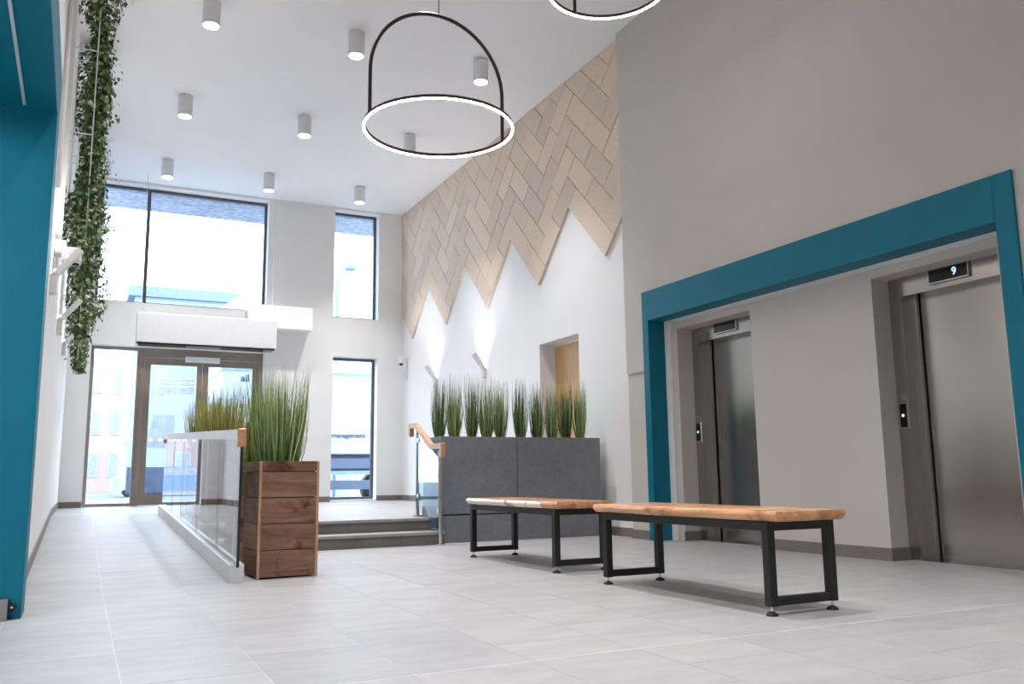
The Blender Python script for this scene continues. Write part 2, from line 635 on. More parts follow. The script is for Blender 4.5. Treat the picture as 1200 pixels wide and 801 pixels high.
# left wall, with a portal opening
OPL = (.9, 5.31, 2.78)
wl = MB().box(XL - T, XL, OPL[1] + .05, YF, -.2, ZC + .2).box(XL - T, XL, YB, OPL[0] - .05, -.2, ZC + .2).box(XL - T, XL, OPL[0] - .05, OPL[1] + .05, OPL[2] + .05, ZC + .2)
wall_left = tag(build(wl, 'wall_left', 'white', org=(XL, 6, 0)), 'tall white side wall carrying the hanging ivy', 'wall', kind='structure')
AX = XL - 3.2
wlo = MB().box(AX - .1, AX, OPL[0] - .5, OPL[1] + .5, -.2, 3.2).box(AX, XL - T, OPL[1] + .33, OPL[1] + .5, -.2, 3.2).box(AX, XL - T, OPL[0] - .5, OPL[0] - .33, -.2, 3.2).box(AX, XL - T, OPL[0] - .33, OPL[1] + .33, 3.11, 3.2)
tag(build(wlo, 'wall_alcove', 'white', org=(XL - 1, 3, 0)), 'white inner walls of the alcove behind the teal portal', 'wall', kind='structure')
# right wall with the recessed door
DY0, DY1, DZ1 = 9.53, 10.60, 2.535
wr = MB().box(XR, XR + T, YCOR - .05, DY0, -.2, ZC + .2).box(XR, XR + T, DY1, YF, -.2, ZC + .2).box(XR, XR + T, DY0, DY1, DZ1, ZC + .2).box(XR, XR + T, DY0, DY1, -.2, PZ)
wall_right = tag(build(wr, 'wall_right', 'white', org=(XR, 12, 0)), 'white wall under the zigzag panelling with a recessed oak door', 'wall', kind='structure')
# lift wall
FY0, FY1, FZ = 3.67, 7.79, 2.40       # inner portal
wf = MB().box(XLW, 6.5, FY1 + .05, YCOR, -.2, ZC + .2).box(XLW, 6.5, YB, FY0 - .05, -.2, ZC + .2).box(XLW, 6.5, FY0 - .05, FY1 + .05, FZ + .02, ZC + .2)
wf.box(XLW - .018, XLW, 7.9, YCOR, 1.85, ZC + .1).box(XLW - .018, XLW, YB, 7.9, 2.735, ZC + .1).box(XLW - .018, XLW, YB, 3.525, 0, 2.735)
wall_lift = tag(build(wf, 'wall_lift', 'greige', org=(XLW, 6, 0)), 'tall greige wall above the teal lift surround', 'wall', kind='structure')
# inner lift wall: pier and returns
XP, XQ, XD = 5.83, 6.03, 6.15
L1 = (3.84, 4.96)       # near lift recess
L2 = (6.43, 7.60)       # far lift recess
RZ = 2.295
wi = MB().box(XP, 6.5, L1[1], L2[0], -.2, FZ + .02).box(XP, 6.5, L1[0], L1[1], RZ, FZ + .02).box(XP, 6.5, L2[0], L2[1], RZ, FZ + .02)
wi.box(XP, 6.5, L2[1], FY1 + .05, -.2, FZ + .02).box(XP, 6.5, FY0 - .05, L1[0], -.2, FZ + .02).box(6.3, 6.5, FY0, FY1, -.2, FZ)
tag(build(wi, 'wall_lift_recess', 'greige', org=(XP, 6, 0)), 'greige pier between the two lift doors', 'wall', kind='structure')
# rear wall
tag(bx('wall_rear', XL - T, 6.5, YB - .3, YB, -.2, ZC + .2, 'white'), 'white rear wall closing the lobby', 'wall', kind='structure')
tag(bx('ceiling', XL - T, 6.5, YB - .3, YF + T, ZC, ZC + .25, 'ceil'), 'smooth white ceiling holding the cylinder downlights', 'ceiling', kind='structure')

# ------------------------------------------------------------------ baseboards
BH = .10
bb = MB().box(XL, .055, YF - .012, YF, PZ, PZ + BH).box(3.0, 4.285, YF - .012, YF, PZ, PZ + BH).box(5.195, XR, YF - .012, YF, PZ, PZ + BH)
bb.box(XL, XL + .07, YF - .09, YF - .012, PZ, PZ + BH)
tag(build(bb, 'baseboard_street', 'base', org=(2.7, YF, PZ)), 'taupe skirting along the foot of the street wall', 'baseboard', kind='structure')
bl = MB()
yy = [5.64, RAMP0, RAMP1, YF - .1]
for a, b in zip(yy, yy[1:]):
    bl.add([(XL, a, rz(a)), (XL + .012, a, rz(a)), (XL + .012, b, rz(b)), (XL, b, rz(b)), (XL, a, rz(a) + BH), (XL + .012, a, rz(a) + BH), (XL + .012, b, rz(b) + BH), (XL, b, rz(b) + BH)],
           [(0, 3, 2, 1), (4, 5, 6, 7), (0, 1, 5, 4), (1, 2, 6, 5), (2, 3, 7, 6), (3, 0, 4, 7)])
tag(build(bl, 'baseboard_left', 'base', org=(XL, 9, 0)), 'taupe skirting climbing along the ramp', 'baseboard', kind='structure')
br_ = MB().box(XR - .012, XR, YCOR, 8.85, 0, BH).box(XR - .012, XR, 9.3, DY0, PZ, PZ + BH).box(XR - .012, XR, DY1, YF - .012, PZ, PZ + BH)
tag(build(br_, 'baseboard_right', 'base', org=(XR, 9, 0)), 'taupe skirting beside the dark stone planter', 'baseboard', kind='structure')
bw = MB().box(XLW - .012, XLW, 7.91, YCOR + .012, 0, BH).box(XLW - .03, XLW - .018, YB, 3.52, 0, BH).box(XP - .012, XP, L1[1] - .012, L2[0] + .012, 0, BH)
bw.box(XP, XQ, L1[1] - .012, L1[1], 0, BH).box(XP, XQ, L2[0], L2[0] + .012, 0, BH).box(XP - .012, XQ, L2[1] - .012, L2[1], 0, BH)
tag(build(bw, 'baseboard_lift', 'base', org=(XP, 6, 0)), 'taupe skirting around the lift pier', 'baseboard', kind='structure')

# ------------------------------------------------------------------ teal surrounds
def surround(name, label, xa, xb, y0i, y0o, y1i, y1o, zi, zo):
    t = thing(name, ((xa + xb) / 2, (y0i + y1i) / 2, 0), label, 'surround', kind='structure')
    bx('jamb', xa, xb, y0o, y0i, 0, zo, 'teal', t, .003)
    bx('jamb', xa, xb, y1i, y1o, 0, zo, 'teal', t, .003)
    bx('lintel', xa, xb, y0i, y1i, zi, zo, 'teal', t, .003)
    return t
surround('trim_1', 'wide teal surround framing both lift doors', 5.58, XP - .03, FY0, 3.525, FY1, 7.90, FZ, 2.735)
tr1b = MB().box(XP - .032, XP - .002, FY1 - .10, FY1 - .004, 0, FZ).box(XP - .032, XP - .002, FY0, FY1 - .10, FZ - .035, FZ)
tag(build(tr1b, 'trim_2', 'white_metal', org=(XP, 7.7, 0)), 'thin white shutter guide inside the teal lift surround', 'trim', kind='structure')
tl = thing('trim_3', (XL, OPL[1], 0), 'teal portal lining of the opening in the left wall', 'surround', kind='structure')
bx('jamb', XL - 1.0, XL + .07, 5.31, 5.62, 0, 3.10, 'teal', tl, .003)
bx('lintel', XL - 1.0, XL + .07, .9, 5.31, OPL[2], 3.10, 'teal', tl, .003)
bx('jamb', XL - 1.0, XL + .07, .6, .9, 0, 3.10, 'teal', tl, .003)
bx('ceiling_track', XL - .10, XL - .085, .95, 5.25, OPL[2] - .008, OPL[2], 'alu', tl)

# ------------------------------------------------------------------ windows
def window(name, label, x0, x1, z0, z1, mulls=(), fr=.05, mat='darkframe', y=YF + .2):
    t = thing(name, ((x0 + x1) / 2, y, z0), label, 'window', kind='structure')
    mb = MB().box(x0, x0 + fr, y, y + .07, z0, z1).box(x1 - fr, x1, y, y + .07, z0, z1).box(x0 + fr, x1 - fr, y, y + .07, z0, z0 + fr).box(x0 + fr, x1 - fr, y, y + .07, z1 - fr, z1)
    build(mb, 'window_frame', mat, t)
    xs = [x0 + fr] + list(mulls) + [x1 - fr]
    for mx in mulls:
        bx('mullion', mx - .03, mx + .03, y - .01, y + .07, z0 + fr, z1 - fr, mat, t)
    for a, b in zip(xs, xs[1:]):
        e0 = .03 if a in mulls else 0
        e1 = .03 if b in mulls else 0
        bx('pane', a + e0, b - e1, y + .03, y + .05, z0 + fr, z1 - fr, 'glass', t)
    return t
w1 = window('window_1', 'wide upper window split by one mullion above the entrance', .06, 2.99, 3.84, 6.02, (.865,))
w2 = window('window_2', 'narrow upper window showing a street lamp', 4.28, 5.19, 3.83, 6.02)
w3 = window('window_3', 'narrow low window looking onto a white lorry', 4.29, 5.19, .30, 3.06)
w4 = window('window_4', 'full height sidelight beside the entrance doors', .06, .86, PZ, 3.06, fr=.055, mat='bronze')
def dots(parent, xs, z, y=YF + .2 + .028):
    for x in xs:
        build(MB().cyl((x, y, z), .034, -.001, 1, 14), 'glass_dot', 'film', parent)
dots(w4, [.19, .365, .54, .715], 1.425)
dots(w4, [.2, .365], 1.965)
# entrance doors
Y0 = YF + .2
d1 = thing('door_1', (1.93, Y0, PZ), 'bronze framed glazed double entrance doors', 'door', kind='structure')
mb = MB().box(.862, .935, Y0 - .01, Y0 + .09, PZ, 3.06).box(2.915, 2.99, Y0 - .01, Y0 + .09, PZ, 3.06).box(.935, 2.915, Y0 - .01, Y0 + .09, 2.90, 3.06)
build(mb, 'door_frame', 'bronze', d1)
for a, b, hs in ((.94, 1.922, 1), (1.928, 2.91, -1)):
    lf = MB()
    s_ = .10
    lf.box(a, a + s_, Y0 + .01, Y0 + .07, PZ + .01, 2.89).box(b - s_, b, Y0 + .01, Y0 + .07, PZ + .01, 2.89).box(a + s_, b - s_, Y0 + .01, Y0 + .07, 2.77, 2.89).box(a + s_, b - s_, Y0 + .01, Y0 + .07, PZ + .01, PZ + .2)
    leaf = build(lf, 'door_leaf', 'bronze', d1)
    bx('pane', a + s_, b - s_, Y0 + .03, Y0 + .05, PZ + .2, 2.77, 'glass', leaf)
    hx = b - .05 if hs == 1 else a + .05
    hd = MB().tube([(hx, Y0 + .01, 1.1), (hx, Y0 - .04, 1.1), (hx, Y0 - .04, 1.7), (hx, Y0 + .01, 1.7)], .012, 8)
    build(hd, 'pull_handle', 'chrome', leaf)
    dots(leaf, [a + .16 + .155 * i for i in range(5)], 1.425)
so = MB().bbox(1.61, 2.21, Y0 - .09, Y0 - .012, 2.83, 2.93, .006)
build(so, 'door_sensor', 'white_metal', d1)
bx('threshold', .06, 2.99, YF, Y0 + .1, PZ - .004, PZ + .004, 'alu', d1)
# oak door in the right wall
d2 = thing('door_2', (5.95, (DY0 + DY1) / 2, PZ), 'plain oak door set back in the white wall', 'door', kind='structure')
bx('door_leaf', 5.955, 6.0, DY0, DY1 - .03, PZ, DZ1 - .03, 'oakdoor', d2)
build(MB().box(5.94, 6.01, DY1 - .03, DY1, PZ, DZ1).box(5.94, 6.01, DY0, DY1 - .03, DZ1 - .03, DZ1), 'door_frame', 'white_metal', d2)
build(MB().tube([(5.955, 9.65, 1.3), (5.91, 9.65, 1.3), (5.91, 9.77, 1.3)], .01, 8), 'lever_handle', 'chrome', d2)

# ------------------------------------------------------------------ lifts
def lift(label, y0, y1, digit):
    """recess from y0 (near) to y1 (far)"""
    t = thing('lift', (XQ, (y0 + y1) / 2, 0), label, 'lift')
    build(MB().box(XQ, 6.28, y1 - .115, y1 - .001, 0, RZ - .001), 'jamb', 'steeldk', t)
    build(MB().box(XQ, 6.28, y0 + .001, y0 + .115, 0, RZ - .001), 'jamb', 'steeldk', t)
    hd = build(MB().box(XQ - .006, 6.28, y0 + .115, y1 - .115, 2.135, RZ - .001), 'header', 'steel', t)
    build(MB().box(XD - .03, XD - .004, y1 - .19, y1 - .115, 0, 2.135), 'inner_jamb', 'steeldk', t)
    ym = y0 + .115 + (y1 - .19 - y0 - .115) * .47
    build(MB().box(XD + .012, XD + .035, ym, y1 - .195, .004, 2.135), 'door_panel', 'steel', t)
    build(MB().box(XD, XD + .028, y0 + .115, ym - .003, .004, 2.135), 'door_panel', 'steel', t)
    bx('sill', XQ - .01, 6.28, y0 + .115, y1 - .115, -.003, .004, 'steeldk', t)
    dy1, dy0 = y1 - .405, y1 - .765
    dp = bx('display', XQ - .03, XQ - .006, dy0, dy1, 2.175, 2.296, 'chrome', t, .004)
    bx('display_screen', XQ - .033, XQ - .03, dy0 + .012, dy1 - .012, 2.187, 2.284, 'lens', dp)
    if digit:
        text_mesh('display_digit', digit, .085, 'digit', dp, (XQ - .0345, dy0 + .12, 2.236), (math.pi / 2, 0, -math.pi / 2), .0008)
    cp = bx('call_panel', XQ - .018, XQ, y1 - .117, y1 - .012, 1.045, 1.262, 'chrome', t, .003)
    bx('call_plate', XQ - .021, XQ - .018, y1 - .095, y1 - .035, 1.06, 1.25, 'lens', cp)
    build(MB().cyl((XQ - .021, y1 - .065, 1.155), .013, -.004, 0, 14), 'call_button', 'button', cp)
    build(MB().box(XQ - .003, XQ, y1 - .1, y1 - .04, 1.275, 1.33), 'notice_plate', 'chrome', t)
    return t
lift('brushed steel lift door with a lit number 9 display', L1[0], L1[1], '9')
lift('brushed steel lift door with an unlit floor display', L2[0], L2[1], None)

# ------------------------------------------------------------------ zigzag cladding (4:1 herringbone, each block in two boards)
clad = thing('zigzag_cladding', (XR, 12.3, 3.385), 'beige wood-fibre herringbone boards with a zigzag lower edge on white wall', 'wall cladding')
WB = 1.761 / 8 * math.sqrt(2)
TIPY, TIPZ = 8.785, 3.385
def pq(p, q):       # grid -> (Y, Z);  p runs down towards the camera, q up towards the camera
    s = (p + q) / math.sqrt(2) * WB
    return (TIPY - s, TIPZ + (q - p) / math.sqrt(2) * WB)
def clip(poly, f):
    out = []
    for i in range(len(poly)):
        a, b = poly[i], poly[(i + 1) % len(poly)]
        fa, fb = f(a), f(b)
        if fa >= 0:
            out.append(a)
        if fa * fb < 0:
            t_ = fa / (fa - fb)
            out.append((a[0] + (b[0] - a[0]) * t_, a[1] + (b[1] - a[1]) * t_))
    return out
def area(poly):
    return abs(sum(poly[i][0] * poly[(i + 1) % len(poly)][1] - poly[(i + 1) % len(poly)][0] * poly[i][1] for i in range(len(poly)))) / 2
gp = .004 / WB
for per in range(-6, 3):
    for row in range(0, 10):
        # tip corner of the lowest V sits at (p,q) = (0,0)
        blocks = [(-4, 0, 0, 1), (-1, 0, 1, 5)]
        for (p0, p1, q0, q1) in blocks:
            if p1 - p0 > 1:
                halves = [(p0, p0 + 2, q0, q1), (p0 + 2, p1, q0, q1)]
            else:
                halves = [(p0, p1, q0, q0 + 2), (p0, p1, q0 + 2, q1)]
            for a, b, c, d in halves:
                o = per * 4
                pts = [pq(a + gp - row + o, c + gp + row + o), pq(b - gp - row + o, c + gp + row + o), pq(b - gp - row + o, d - gp + row + o), pq(a + gp - row + o, d - gp + row + o)]
                pts = clip(pts, lambda q_: q_[0] - (YCOR + .004))
                pts = clip(pts, lambda q_: (YF - .004) - q_[0]) if len(pts) > 2 else []
                pts = clip(pts, lambda q_: (ZC - .004) - q_[1]) if len(pts) > 2 else []
                if len(pts) > 2 and area(pts) > .0008:
                    th = .036 + random.uniform(-.004, .004)
                    build(MB().prism(pts, 0, XR - th, XR), 'panel', 'fibre', clad)

# ------------------------------------------------------------------ benches
def live_edge_slab(L, Wd, z0, z1, seed):
    rnd = random.Random(seed)
    ph = [rnd.uniform(0, 6.28) for _ in range(6)]
    n = 26
    top, mid, bot = [], [], []
    def edge(side, t):
        w = .012 * math.sin(3.1 * t + ph[0 + side]) + .008 * math.sin(8.3 * t + ph[2 + side]) + .004 * math.sin(19 * t + ph[4 + side])
        return w
    outl = []
    for i in range(n + 1):
        t = i / n * L
        outl.append((-Wd / 2 + edge(0, t), -L / 2 + t))
    for i in range(n, -1, -1):
        t = i / n * L
        outl.append((Wd / 2 + edge(1, t), -L / 2 + t))
    N = len(outl)
    def ins(k):
        res = []
        for i, (x, y) in enumerate(outl):
            s_ = 1 if x > 0 else -1
            res.append((x - s_ * k, y * (1 - k * .35 / (L / 2))))
        return res
    vs = []
    for off, z in ((.022, z0), (.004, z0 + (z1 - z0) * .35), (0, z0 + (z1 - z0) * .6), (.005, z0 + (z1 - z0) * .88), (.013, z1)):
        jit = [rnd.uniform(-.003, .003) for _ in range(N)]
        vs += [(x + j, y, z) for (x, y), j in zip(ins(off), jit)]
    fs = []
    for k in range(4):
        fs += [(k * N + i, k * N + (i + 1) % N, (k + 1) * N + (i + 1) % N, (k + 1) * N + i) for i in range(N)]
    fs += [(i, i + 1, N - 2 - i, N - 1 - i)[::-1] for i in range(n)]
    fs += [(4 * N + i, 4 * N + i + 1, 4 * N + N - 2 - i, 4 * N + N - 1 - i) for i in range(n)]
    return MB().add(vs, fs)

def bench(loc, label, seed, rz_=0, LB=1.69, sp=1.50, pale=False):
    t = thing('bench', loc, label, 'bench', 'slab benches on the lobby floor', rz=rz_)
    o = build(live_edge_slab(LB, .50, .462, .513, seed), 'seat_slab', 'slab', t, world=False)
    if pale:
        o.data.materials.append(M['sapwood'])
        for f_ in o.data.polygons:
            if abs(f_.normal.z) < .8 and f_.center[0] < 0 and f_.center[1] > -.6:
                f_.material_index = 1
    smooth(o, 35)
    hx, lw = .205, .034
    for sy in (-1, 1):
        yc = sy * sp / 2
        for sx in (-1, 1):
            xa = sx * hx
            lg = build(MB().bbox(xa - .024, xa + .024, yc - .024, yc + .024, .046, .462, .003), 'leg', 'black', t, world=False)
            f = build(MB().cyl((xa, yc, .012), .007, .036, 2, 10), 'foot_stem', 'chrome', lg, world=False)
            build(MB().cyl((xa, yc, 0), .030, .009, 2, 20).cyl((xa, yc, .009), .030, .012, 2, 20, .010), 'foot_pad', 'rubber', lg, world=False)
        build(MB().bbox(-hx + .024, hx - .024, yc - .022, yc + .022, .048, .090, .003), 'bottom_rail', 'black', t, world=False)
        build(MB().bbox(-hx + .024, hx - .024, yc - .022, yc + .022, .414, .461, .003), 'top_rail', 'black', t, world=False)
    for sx in (-1, 1):
        build(MB().bbox(sx * hx - .022, sx * hx + .022, -sp / 2 + .024, sp / 2 - .024, .414, .461, .003), 'side_rail', 'black', t, world=False)
    return t
bench((3.335, 4.16, 0), 'black framed bench with a smooth brown slab top facing the lift pier', 3)
bench((3.375, 6.42, 0), 'black framed bench with a pale ragged live edge before the dark planter', 11, pale=True)

# ------------------------------------------------------------------ wooden planters and reeds
def planter(loc, rz_, label):
    t = thing('wooden_planter', loc, label, 'planter', 'reclaimed timber planters along the balustrade', rz=rz_)
    hw, hd = .215, .225
    zs = [.008, .198, .384, .570, .757, .835]
    for k in range(5):
        a, b = zs[k] + .003, zs[k + 1] - .003
        j = [random.uniform(-.003, .003) for _ in range(4)]
        build(MB().bbox(-hw + j[0], hw + j[1], -hd, -hd + .02, a, b, .0015), 'board', 'pallet', t, world=False)
        build(MB().bbox(-hw + j[1], hw + j[0], hd - .02, hd, a, b, .0015), 'board', 'pallet', t, world=False)
        build(MB().bbox(-hw, -hw + .02, -hd + .02, hd - .02, a, b, .0015), 'side_board', 'palletside', t, world=False)
        build(MB().bbox(hw - .02, hw, -hd + .02, hd - .02, a, b, .0015), 'side_board', 'palletside', t, world=False)
    for sx in (-1, 1):
        build(MB().bbox(sx * (hw - .004) - .009, sx * (hw - .004) + .009, -hd - .006, -hd + .012, .0, .83, .002), 'corner_strip', 'batten', t, world=False)
    build(MB().box(-hw + .02, hw - .02, -hd + .02, hd - .02, .03, .79), 'soil', 'soil', t, world=False)
    return t
POTS = [((1.368, 6.675, 0), math.radians(4), 'reclaimed timber box planter at the open end of the balustrade'),
        ((1.38, 7.75, 0), 0, 'reclaimed timber box planter on the floor just before the steps'),
        ((1.38, 9.6, PZ), 0, 'reclaimed timber box planter on the platform just above the steps'),
        ((1.38, 10.6, PZ), 0, 'reclaimed timber box planter on the platform, middle one behind the balustrade'),
        ((1.38, 11.6, PZ), 0, 'reclaimed timber box planter on the platform at the upper end of the balustrade')]

def reed(name, loc, label, group, mat, n, h0, h1, rbase, spread, width=.006, seed=0, elx=1.0):
    rnd = random.Random(seed)
    mb = MB()
    for i in range(n):
        a = rnd.uniform(0, 6.283)
        rr = rbase * math.sqrt(rnd.random())
        bx_, by_ = rr * math.cos(a) * elx, rr * math.sin(a)
        h = h0 + (h1 - h0) * rnd.random() ** .8
        out = spread * (rr / rbase) * rnd.uniform(.5, 1.15) * (h / h1)
        da = a + rnd.uniform(-.5, .5)
        bow = rnd.uniform(-.02, .05)
        wa = rnd.uniform(0, 3.1416)
        wx, wy = math.cos(wa), math.sin(wa)
        w = width * rnd.uniform(.6, 1.3)
        tt = rnd.random()
        b = len(mb.v)
        segs = 4
        droop = rnd.random() < .06
        for k in range(segs + 1):
            f = k / segs
            o_ = out * f ** (.9 if rbase < .06 else 1.4) + bow * math.sin(f * 3.14)
            z = h * f
            if droop:
                o_ = out * 1.6 * f ** 1.8
                z = h * (f - .22 * f ** 3)
            x, y = bx_ + o_ * math.cos(da), by_ + o_ * math.sin(da)
            ww = w * (1 - .92 * f ** 1.6)
            mb.v += [(x - wx * ww, y - wy * ww, z), (x + wx * ww, y + wy * ww, z)]
            mb.t += [tt, min(1, tt + .12 * f)]
        for k in range(segs):
            mb.f.append((b + 2 * k, b + 2 * k + 1, b + 2 * k + 3, b + 2 * k + 2))
    me = mb.mesh(name)
    me.materials.append(M[mat])
    o = bpy.data.objects.new(name, me)
    COL.objects.link(o)
    o.location = loc
    tag(o, label, 'plant', group)
    return o
for k, (l, r_, lb) in enumerate(POTS):
    planter(l, r_, lb)
    where = ['at the open end of the balustrade', 'in the planter just before the steps', 'in the planter just above the steps', 'in the middle planter on the platform', 'in the planter at the upper end of the balustrade'][k]
    reed('reed_plant', (l[0] - (.02 if k == 0 else 0), l[1], l[2] + .79), ('tall green reed clump ' if k == 0 else 'olive reed clump ') + where, 'reeds in the timber planters',
         'grass' if k == 0 else 'grassolive', 460 if k == 0 else 380, .35, .80 if k == 0 else (.84 if k == 1 else .68), .155, .13, .0042, 20 + k)

# ------------------------------------------------------------------ dark stone planter with ten reeds
SX0, SX1, SY0, SY1 = 3.53, 5.575, 8.85, 9.40
sp = thing('stone_planter', ((SX0 + SX1) / 2, (SY0 + SY1) / 2, 0), 'long dark grey stone planter holding a row of reeds', 'planter')
XM = 4.462
GZ = .295
for a, b in ((SX0, XM - .004), (XM + .004, SX1)):
    bx('stone_panel', a, b, SY0, SY0 + .03, GZ + .007, 1.146, 'stone', sp, .002)
bx('stone_panel', SX0, SX1, SY0, SY0 + .03, .0, GZ - .007, 'stone', sp, .002)
bx('end_panel', SX0, SX0 + .03, SY0 + .03, SY1, 0.0, 1.146, 'stone', sp)
bx('end_panel', SX1 - .03, SX1, SY0 + .03, SY1, 0.0, 1.146, 'stone', sp)
bx('back_panel', SX0 + .03, SX1 - .03, SY1 - .03, SY1, 0.0, 1.146, 'stone', sp)
bx('core', SX0 + .03, SX1 - .03, SY0 + .034, SY1 - .03, 0.0, 1.10, 'soil', sp)
rx = [3.575, 3.79, 4.01, 4.192, 4.367, 4.632, 4.85, 5.055, 5.25, 5.455]
rm_ = ['grassdark', 'grass', 'grassdark', 'grass', 'grass', 'grassdark', 'grassdark', 'grass', 'grassdark', 'grass']
rl = ['first', 'second', 'third', 'fourth', 'fifth', 'sixth', 'seventh', 'eighth', 'ninth', 'tenth']
for k, x in enumerate(rx):
    lab = ('dark' if rm_[k] == 'grassdark' else 'fresh') + ' green reed clump in the stone planter, %s from the stair handrail' % rl[k]
    reed('reed_plant', (max(x, SX0 + .075), 9.1, 1.10), lab, 'reeds in the stone planter', rm_[k], 190, .24, .74 + .08 * random.random(), .040, .066, .0042, 50 + k)

# ------------------------------------------------------------------ ramp balustrade
RX0, RX1 = .965, 1.065
rb = thing('glass_balustrade', (1.015, RAMP0, 0), 'long glass balustrade on a white kerb beside the ramp', 'balustrade')
zb = lambda y: PZ * (y - RAMP0) / (RAMP1 - RAMP0)
def sloped(x0, x1, y0, y1, a0, a1):
    """box with lower and upper offsets above the ramp line"""
    return MB().add([(x0, y0, zb(y0) + a0), (x1, y0, zb(y0) + a0), (x1, y1, zb(y1) + a0), (x0, y1, zb(y1) + a0),
                     (x0, y0, zb(y0) + a1), (x1, y0, zb(y0) + a1), (x1, y1, zb(y1) + a1), (x0, y1, zb(y1) + a1)],
                    [(0, 3, 2, 1), (4, 5, 6, 7), (0, 1, 5, 4), (1, 2, 6, 5), (2, 3, 7, 6), (3, 0, 4, 7)])
build(sloped(RX0, RX0 + .045, RAMP0, RAMP1, .0, .118), 'kerb_side', 'alu', rb)
build(sloped(RX1 - .035, RX1, RAMP0, RAMP1, .0, .118), 'kerb_side', 'alu', rb)
build(sloped(RX0 + .045, RX1 - .035, RAMP0, RAMP1, .0, .10), 'kerb_core', 'alu', rb)
gj = [RAMP0 - .005, 7.40, 8.78, 10.18, 11.27, RAMP1 - .01]
for a, b in zip(gj, gj[1:]):
    g = build(sloped(1.011, 1.029, a + .004, b - .004, .10, .99), 'glass_panel', 'railglass', rb)
    build(sloped(1.0105, 1.0295, a - .001, a + .0038, .10, .96), 'glass_edge', 'glassedge', g)
hr = build(sloped(.992, 1.045, RAMP0 + .03, RAMP1 - .02, .985, 1.055), 'handrail', 'rail', rb)
build(MB().bbox(.990, 1.047, RAMP0 - .03, RAMP0 + .032, .93, 1.062, .008), 'handrail_end', 'oak', rb)
build(MB().bbox(.990, 1.047, RAMP1 - .025, RAMP1 + .035, PZ + .93, PZ + 1.062, .008), 'handrail_end', 'oak', rb)

# ------------------------------------------------------------------ stair balustrade
sb = thing('stair_balustrade', (3.43, 8.98, 0), 'short oak-railed glass balustrade at the end of the steps', 'balustrade')
PX = 3.425
for y, z0, z1 in ((8.615, 0, .98), (9.30, PZ, 1.25)):
    p = build(MB().cyl((PX, y, z0 + .008), .021, z1 - z0 - .008, 2, 20), 'post', 'chrome', sb)
    smooth(p)
    build(MB().cyl((PX, y, z0), .055, .016, 2, 24), 'base_plate', 'chrome', p)
def gl_prof():
    return [(8.65, .17), (8.86, .17), (9.04, .37), (9.26, .37), (9.26, 1.20), (8.65, .91)]
build(MB().prism(gl_prof(), 0, PX - .006, PX + .006), 'glass_panel', 'stairglass', sb)
for y, zz in ((8.645, .35), (8.645, .85), (9.265, .5), (9.265, 1.12)):
    build(MB().bbox(PX - .016, PX + .016, y - .025, y + .025, zz - .025, zz + .025, .004), 'glass_clamp', 'chrome', sb)
# stringer along the steps
build(MB().prism([(8.72, .0), (9.02, .0), (9.22, PZ + .0), (9.22, PZ + .12), (9.10, PZ + .12)], 0, 3.45, 3.49), 'stringer', 'stone', sb)
def rail_box(y0, z0, y1, z1, h=.055, w=.026):
    return MB().add([(PX - w, y0, z0), (PX + w, y0, z0), (PX + w, y1, z1), (PX - w, y1, z1), (PX - w, y0, z0 + h), (PX + w, y0, z0 + h), (PX + w, y1, z1 + h), (PX - w, y1, z1 + h)],
                    [(0, 3, 2, 1), (4, 5, 6, 7), (0, 1, 5, 4), (1, 2, 6, 5), (2, 3, 7, 6), (3, 0, 4, 7)])
hb = rail_box(8.575, 1.005, 8.86, 1.005)
hb2 = rail_box(8.86, 1.005, 9.34, 1.265)
for q in (hb2, rail_box(9.34, 1.265, 9.50, 1.265)):
    hb.add(q.v, q.f)
build(hb, 'handrail', 'oak', sb)
build(MB().bbox(PX - .027, PX + .027, 8.525, 8.58, .91, 1.062, .006), 'handrail_end', 'oak', sb)
build(MB().bbox(PX - .027, PX + .027, 9.50, 9.56, 1.17, 1.322, .006), 'handrail_end', 'oak', sb)

# ------------------------------------------------------------------ downlights
def downlight():
    t = thing('downlight', (0, 0, ZC), 'white cylinder downlight fixed to the ceiling', 'downlight', 'cylinder downlights in rows on the ceiling')
    c = build(MB().cyl((0, 0, -.30), .098, .285, 2, 32).cyl((0, 0, -.015), .088, .014, 2, 32), 'housing', 'white_metal', t, world=False)
    smooth(c)
    build(MB().cyl((0, 0, -.303), .084, .004, 2, 32), 'lens', 'lampface', t, world=False)
    lamp('SPOT', 'lamp', t, (0, 0, -.32), DOWN_W, (1.0, .985, .98), spot_size=math.radians(92), spot_blend=1.0, shadow_soft_size=.08)
    return t
dl = downlight()
first = True
spots = []
for y, ry in ((15.07, 'in the row closest to the tall windows'), (12.33, 'in the second row from the tall windows'), (9.60, 'in the third row from the tall windows')):
    for x, rx_ in ((1.04, 'on the ivy side'), (2.72, 'in the middle'), (4.38, 'on the zigzag panel side')):
        spots.append((x, y, 'white cylinder downlight %s, %s' % (ry, rx_)))
for x, y in ((1.04, 6.86), (2.72, 6.86), (1.04, 4.12), (2.72, 4.12), (1.04, 1.38), (2.72, 1.38), (4.38, 1.38)):  # added out of view to brighten the near half of the room
    spots.append((x, y, 'added unseen cylinder downlight brightening the bench area'))
for x, y, lab in spots:
    if first:
        dl.location = (x, y, ZC); first = False
        dl['label'] = lab
    else:
        copy_tree(dl, (x, y, ZC), label=lab)
